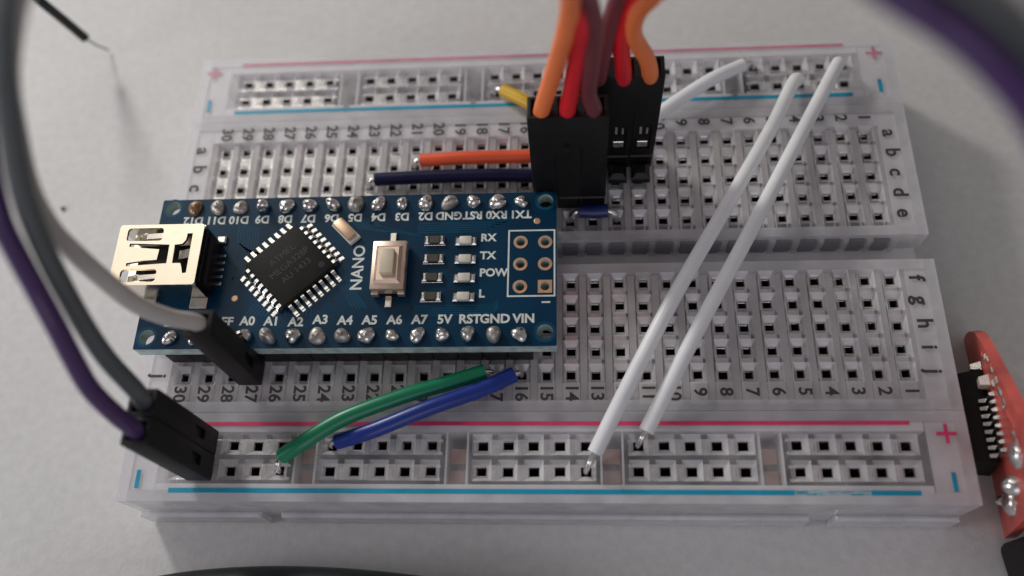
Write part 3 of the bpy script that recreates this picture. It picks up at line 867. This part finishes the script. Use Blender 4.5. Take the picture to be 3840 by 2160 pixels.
servo_plug(BXc, BYc, 'rear black servo plug with small metal windows in its face', ('b_brown', 'b_red', 'b_orange'), ('s_brown', 's_red', 's_orange'), True, (0.25, -0.2))

# ------------------------------------------------------------------ solid hook-up wires
def hookup(label, m, pts, bare0, bare1, r=0.76, group='stiff hook-up wires plugged into the breadboard'):
    """pts: insulated run; bare0 / bare1: stripped ends, each starting inside the insulation."""
    pts = [pts[0]] + [(x + random.uniform(-.2, .2), y + random.uniform(-.15, .15), z + random.uniform(-.1, .1)) for x, y, z in pts[1:-1]] + [pts[-1]]
    w = thing('hookup_wire', label, 'wire', bare0[-1], group)
    part('insulation', MB().tube(pts, r, 16, 0, 10).mesh('insulation', [m], True), w)
    for bb in (bare0, bare1):
        part('bare_end', MB().tube(bb, 0.29, 10, 0, 6).mesh('bare_end', ['copper'], True), w)
    return w
def stub(p, q, inside=None):
    """bare end: from inside the insulation at p, bending over into the hole at q."""
    p, q = Vector(p), Vector(q)
    mid = Vector(((p.x + 2 * q.x) / 3, (p.y + 2 * q.y) / 3, (p.z * 0.55 + ZT * 0.45) + 0.15))
    return [tuple(p), tuple(mid), (q.x, q.y, ZT - 0.5), (q.x, q.y, ZT - 3.5)]
def railh(k, n): return (railx(n), RAIL[k], 0)

hookup('left one of the two long parallel white wires slanting over the board', 'w_white',
       [(30.0, 21.0, 9.7), (28.9, 19.8, 10.4), (25.8, 13.1, 11.6), (20.3, 3.0, 12.8), (14.25, -7.19, 13.0), (9.6, -15.8, 12.0), (6.0, -22.4, 10.0)],
       stub((30.0, 21.0, 9.7), (30.55, 21.4, 0)), stub((6.0, -22.4, 10.0), (5.15, RAIL['bm'], 0)))
hookup('right one of the two long parallel white wires slanting over the board', 'w_white',
       [(34.75, 23.0, 9.8), (33.9, 21.4, 10.6), (28.6, 11.6, 12.3), (21.8, -0.66, 13.2), (16.4, -10.6, 12.6), (10.95, -20.27, 10.0)],
       stub((34.75, 23.0, 9.8), (35.63, RAIL['tp'], 0)), stub((10.95, -20.27, 10.0), (10.23, RAIL['bp'], 0)))
hookup('short white wire running from the top rail behind the rear servo plug', 'w_white',
       [(23.9, 23.1, 9.9), (20.0, 20.4, 10.6), (15.0, 17.15, 10.4), (12.2, 15.1, 9.7)],
       stub((23.9, 23.1, 9.9), (25.47, RAIL['tp'], 0)), stub((12.2, 15.1, 9.7), (colx(11), ROW['a'], 0)))
hookup('yellow wire leaning from the top rail behind the front servo plug', 'w_yellow',
       [(-3.9, 20.85, 9.6), (-1.3, 18.75, 10.1), (2.2, 16.2, 10.0), (3.6, 15.0, 9.6)],
       stub((-3.9, 20.85, 9.6), (railx(16), RAIL['tm'], 0)), stub((3.6, 15.0, 9.6), (colx(14), ROW['a'], 0)))
hookup('bright orange wire lying along row b beside the front servo plug', 'w_orange',
       [(-13.1, 11.5, 9.45), (-8, 11.6, 9.75), (-3, 11.65, 9.7), (0.2, 11.6, 9.6)],
       stub((-13.1, 11.5, 9.45), (colx(21), ROW['b'], 0)), stub((0.2, 11.6, 9.6), (colx(15), ROW['b'], 0)))
hookup('dark navy wire lying along row c just above the blue board', 'w_navy',
       [(-18.15, 9.1, 9.45), (-12, 9.15, 9.7), (-5, 9.1, 9.7), (0.5, 9.0, 9.5)],
       stub((-18.15, 9.1, 9.45), (colx(23), ROW['c'], 0)), stub((0.5, 9.0, 9.5), (colx(15), ROW['c'], 0)))
hookup('very short blue jumper in row e under the front servo plug', 'w_blue_shaded',
       [(4.8, 4.3, 9.75), (6.3, 4.3, 9.8), (7.9, 4.28, 9.75)],
       [(4.9, 4.3, 9.75), (4.35, 4.15, 9.7), (3.81, 3.9, ZT), (3.81, 3.81, ZT - 3)], [(7.8, 4.28, 9.75), (8.4, 4.15, 9.6), (8.89, 3.9, ZT), (8.89, 3.81, ZT - 3)])
hookup('curved green wire from the lower rail up to the blue board', 'w_green',
       [(-24.8, -22.6, 9.5), (-22.6, -21.4, 10.7), (-18.74, -19.35, 10.9), (-13.0, -17.0, 10.8), (-8.6, -15.4, 10.4), (-4.9, -14.05, 9.8)],
       stub((-24.8, -22.6, 9.5), (railx(24), RAIL['bm'], 0)), stub((-4.9, -14.05, 9.8), (colx(17), ROW['j'], 0)), 0.80)
hookup('bright blue wire lying just below the green one', 'w_blue',
       [(-19.4, -21.15, 9.5), (-15.5, -20.2, 10.6), (-10.1, -18.25, 11.0), (-5.4, -16.1, 10.5), (-1.95, -14.36, 9.8)],
       stub((-19.4, -21.15, 9.5), (railx(22), RAIL['bp'], 0)), stub((-1.95, -14.36, 9.8), (colx(16), ROW['j'], 0)), 0.80)

# ------------------------------------------------------------------ jumper cables with moulded plugs, looping up over the board
def jumper(label, m, base, path):
    j = thing('jumper_cable', label, 'jumper cable', (base[0], base[1], ZT), 'loose jumper cables looping over the board')
    x, y = base
    z0, z1 = ZT + 0.4, ZT + 14.4
    body = MB().box((-1.25, -1.25, z0), (1.25, 1.25, z1)).mesh('plug', ['blackm'])
    bevel_mesh(body, 0.13, 2)
    body = boolean(body, MB().box((-0.85, -0.85, z1 - 3), (0.85, 0.85, z1 + 1)).box((0.9, -0.5, z0 + 3.2), (1.6, 0.5, z0 + 5.4)).mesh('cut', ['blackm']))
    shade(body, 30)
    part('plug', body, j, (x, y, 0))
    part('pin', MB().box((x - 0.3, y - 0.3, ZT - 4), (x + 0.3, y + 0.3, z0 + 1)).mesh('pin', ['tin']), j)
    part('wire', MB().tube(path, 0.78, 18, 0, 10).mesh('wire', [m], True), j)
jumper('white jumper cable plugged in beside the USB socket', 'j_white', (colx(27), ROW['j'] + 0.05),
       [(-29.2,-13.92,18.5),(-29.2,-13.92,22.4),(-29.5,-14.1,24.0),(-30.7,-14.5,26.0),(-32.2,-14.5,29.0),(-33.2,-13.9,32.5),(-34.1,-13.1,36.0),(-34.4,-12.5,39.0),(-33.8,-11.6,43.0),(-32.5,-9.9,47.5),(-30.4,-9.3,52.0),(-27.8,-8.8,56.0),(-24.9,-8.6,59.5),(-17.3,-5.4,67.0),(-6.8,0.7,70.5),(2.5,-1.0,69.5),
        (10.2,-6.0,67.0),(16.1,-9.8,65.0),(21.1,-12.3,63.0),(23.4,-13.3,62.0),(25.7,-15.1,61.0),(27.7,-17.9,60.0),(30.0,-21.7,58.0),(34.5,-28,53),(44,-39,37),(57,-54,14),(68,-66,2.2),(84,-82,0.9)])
jumper('dark grey jumper cable, upper of the two plugs at the lower left', 'j_grey', (railx(27), RAIL['bp']),
       [(-33.0,-21.2,18.5),(-33.0,-21.2,22.2),(-32.6,-21.2,24.0),(-32.4,-20.9,26.0),(-33.1,-19.7,29.5),(-33.5,-18.2,33.0),(-33.5,-16.3,37.5),(-33.0,-14.7,42.0),(-32.1,-13.3,46.0),(-30.4,-11.9,50.5),(-28.7,-10.6,54.5),(-26.3,-10.1,58.5),(-23.5,-9.5,62.0),(-17.6,-3.7,67.0),(-7.1,2.0,70.0),(2.0,-2.6,69.5),
        (9.3,-7.8,67.0),(15.1,-11.5,65.0),(20.0,-14.0,63.0),(22.2,-14.9,62.0),(24.4,-16.4,61.0),(26.3,-18.8,60.0),(28.4,-22.5,58.0),(32.9,-29,53),(42.5,-40.5,37),(55,-56,14),(66,-68,2.2),(81,-85,0.9)])
jumper('purple jumper cable, lower of the two plugs at the lower left', 'j_purple', (railx(27), RAIL['bm'] + 0.02),
       [(-33.0,-23.75,18.5),(-33.0,-23.75,22.2),(-32.8,-23.75,24.5),(-33.0,-23.4,27.0),(-33.7,-22.3,30.0),(-33.9,-20.8,33.0),(-33.9,-19.3,36.0),(-34.4,-17.5,38.5),(-34.4,-16.1,41.5),(-34.4,-14.7,44.0),(-33.8,-12.2,47.5),(-32.0,-10.0,52.0),(-28.4,-9.5,57.0),(-25.2,-8.7,61.0),(-18.4,-1.9,67.0),(-7.7,3.5,69.8),(1.5,-4.2,69.2),
        (8.4,-9.6,67.0),(14.1,-13.1,65.0),(18.9,-15.6,63.0),(21.0,-16.4,62.0),(23.0,-17.7,61.0),(24.8,-19.8,60.0),(26.9,-23.3,58.0),(31.3,-30,53),(41,-42,37),(53,-58,14),(64,-70,2.2),(78,-88,0.9)])

# ------------------------------------------------------------------ black lead at the upper left
bl = thing('test_lead', 'thin black wire with a bare tip touching the desk at the upper left', 'wire', (-60.3, 36.9, 0))
part('insulation', MB().tube([(-70.0,39.6,22.0),(-66.5,37.8,16.0),(-65.0,36.8,13.0),(-63.9,36.2,11.0),(-62.6,36.0,7.5),(-61.2,35.6,4.2)], 0.62, 14).mesh('insulation', ['black_glossy'], True), bl)
part('bare_tip', MB().tube([(-61.25,35.62,4.4),(-60.9,36.1,2.4),(-60.3,36.9,0.25)], 0.14, 8).mesh('bare_tip', ['dull'], True), bl)

# ------------------------------------------------------------------ red breakout board standing on its edge at the right
TILT = 0.25
def on_red(y, z, off=0.0):
    n = Vector((-1, 0, -TILT)).normalized()
    return Vector((46.6 - TILT * z, y, z)) + n * off
RB = thing('breakout_board', 'red breakout board standing on edge beside the breadboard with a black chip', 'circuit board', (46.6, -18, 0))
poly = [(-7.3, 0.1), (-7.4, 2.0), (-7.9, 4.0), (-8.9, 6.2), (-10.8, 8.4), (-20.3, 16.4), (-28.5, 21.0), (-28.5, 0.1)]
mb = MB()
fr = [on_red(y, z, 0) for y, z in poly]; bk = [on_red(y, z, -1.0) for y, z in poly]
n = len(poly)
mb.add(fr + bk, [tuple(range(n)), tuple(range(2 * n - 1, n - 1, -1))] + [(i, n + i, n + (i + 1) % n, (i + 1) % n) for i in range(n)])
part('board', mb.mesh('board', ['pcb_red']), RB)
def red_box(nm, y0, y1, z0, z1, o0, o1, m, ch=0.0, parent=RB):
    mb = MB()
    a = [on_red(y0, z0, o0), on_red(y1, z0, o0), on_red(y1, z1, o0), on_red(y0, z1, o0)]
    b = [on_red(y0 - ch, z0 + ch, o1), on_red(y1 + ch, z0 + ch, o1), on_red(y1 + ch, z1 - ch, o1), on_red(y0 - ch, z1 - ch, o1)]
    mb.add(a + b, [(3, 2, 1, 0), (0, 1, 5, 4), (1, 2, 6, 5), (2, 3, 7, 6), (3, 0, 4, 7), (4, 5, 6, 7)])
    return part(nm, mb.mesh(nm, [m]), parent)
rc = red_box('chip', -12.9, -22.4, 0.6, 6.6, 0.25, 2.9, 'chip', 0.35)
for k in range(8):
    y = -16.2 - 0.78 * k
    red_box('chip_pin', y, y - 0.42, 6.3, 7.2, 0.5, 1.1, 'tin', 0.05, rc)
    red_box('chip_pin', y, y - 0.42, 7.0, 9.4, 0.02, 0.5, 'tin', 0.1, rc)
red_box('capacitor', -14.2, -15.3, 7.0, 8.6, 0.02, 0.9, 'led', 0.15)
red_box('capacitor', -12.0, -12.9, 4.6, 6.2, 0.02, 1.0, 'tin', 0.2)
for k in range(16):
    y = -11.5 - 0.7 * k + random.uniform(-.3, .3); z = 8.2 + 0.40 * k + random.uniform(-.8, .7)
    red_box('pad', y, y - random.uniform(.4, .8), z, z + random.uniform(.4, .8), 0.01, 0.12, random.choice(['tin', 'ceramic', 'tin', 'pcb_red']), 0.05)
def red_blob(y, z, r, h):
    q = on_red(y, z).copy(); d = Vector((-1, 0, -TILT)).normalized()
    M_ = Matrix.Translation(q) @ d.to_track_quat('Z', 'Y').to_matrix().to_4x4()
    part('solder_joint', MB().lathe((0, 0, 0), [(r, 0), (r * .97, h * .25), (r * .86, h * .55), (r * .64, h * .8), (r * .34, h)], 18, M=M_).mesh('solder_joint', ['tin'], True), RB)
red_blob(-23.4, 13.2, 1.2, 0.7); red_blob(-26.3, 6.7, 1.3, 0.8); red_blob(-25.6, 4.3, 0.55, 0.9); red_blob(-25.4, 10.2, 1.0, 1.2)
# black connector hanging on the lower corner of it
bc = thing('cable_connector', 'black cable connector below the red board at the right edge', 'connector', (47.6, -31.5, 0))
mb = MB(); mb.box((-1.6, -3.3, 0.2), (3.2, 3.1, 9.0))
part('connector_body', bevel_mesh(mb.mesh('connector_body', ['blackm']), 0.9, 3), bc, (47.4, -32.0, 0), math.radians(6))
part('cable', MB().tube([(48.5, -34.5, 4.0), (50, -40, 3.5), (54, -50, 2.2), (58, -62, 2.0)], 1.7, 16).mesh('cable', ['black_glossy'], True), bc)

# ------------------------------------------------------------------ black cable in front
fc = bpy.data.objects.new('power_cable', MB().tube([(-66, -52, 3.2), (-52, -42, 3.2), (-40, -37.0, 3.2), (-27, -35.4, 3.2), (-12, -36.1, 3.2), (0, -38.5, 3.2), (14, -46, 3.2)], 3.1, 24).mesh('power_cable', ['black_glossy'], True))
COL.objects.link(fc)
fc['label'] = 'thick black cable curving along the bottom edge of the picture'; fc['category'] = 'cable'
# ------------------------------------------------------------------ a crumb on the desk
me = bpy.data.meshes.new('crumb')
bm = bmesh.new(); bmesh.ops.create_icosphere(bm, subdivisions=2, radius=0.028)
for v in bm.verts: v.co *= random.uniform(0.7, 1.2); v.co.z = v.co.z * 0.6 + 0.008
bm.to_mesh(me); bm.free(); me.materials.append(MT['resistor'])
cr = bpy.data.objects.new('crumb', me); COL.objects.link(cr); cr.location = (-6.10, 1.17, 0.0)
cr['label'] = 'tiny dark crumb lying on the bare desk left of the breadboard'; cr['category'] = 'crumb'
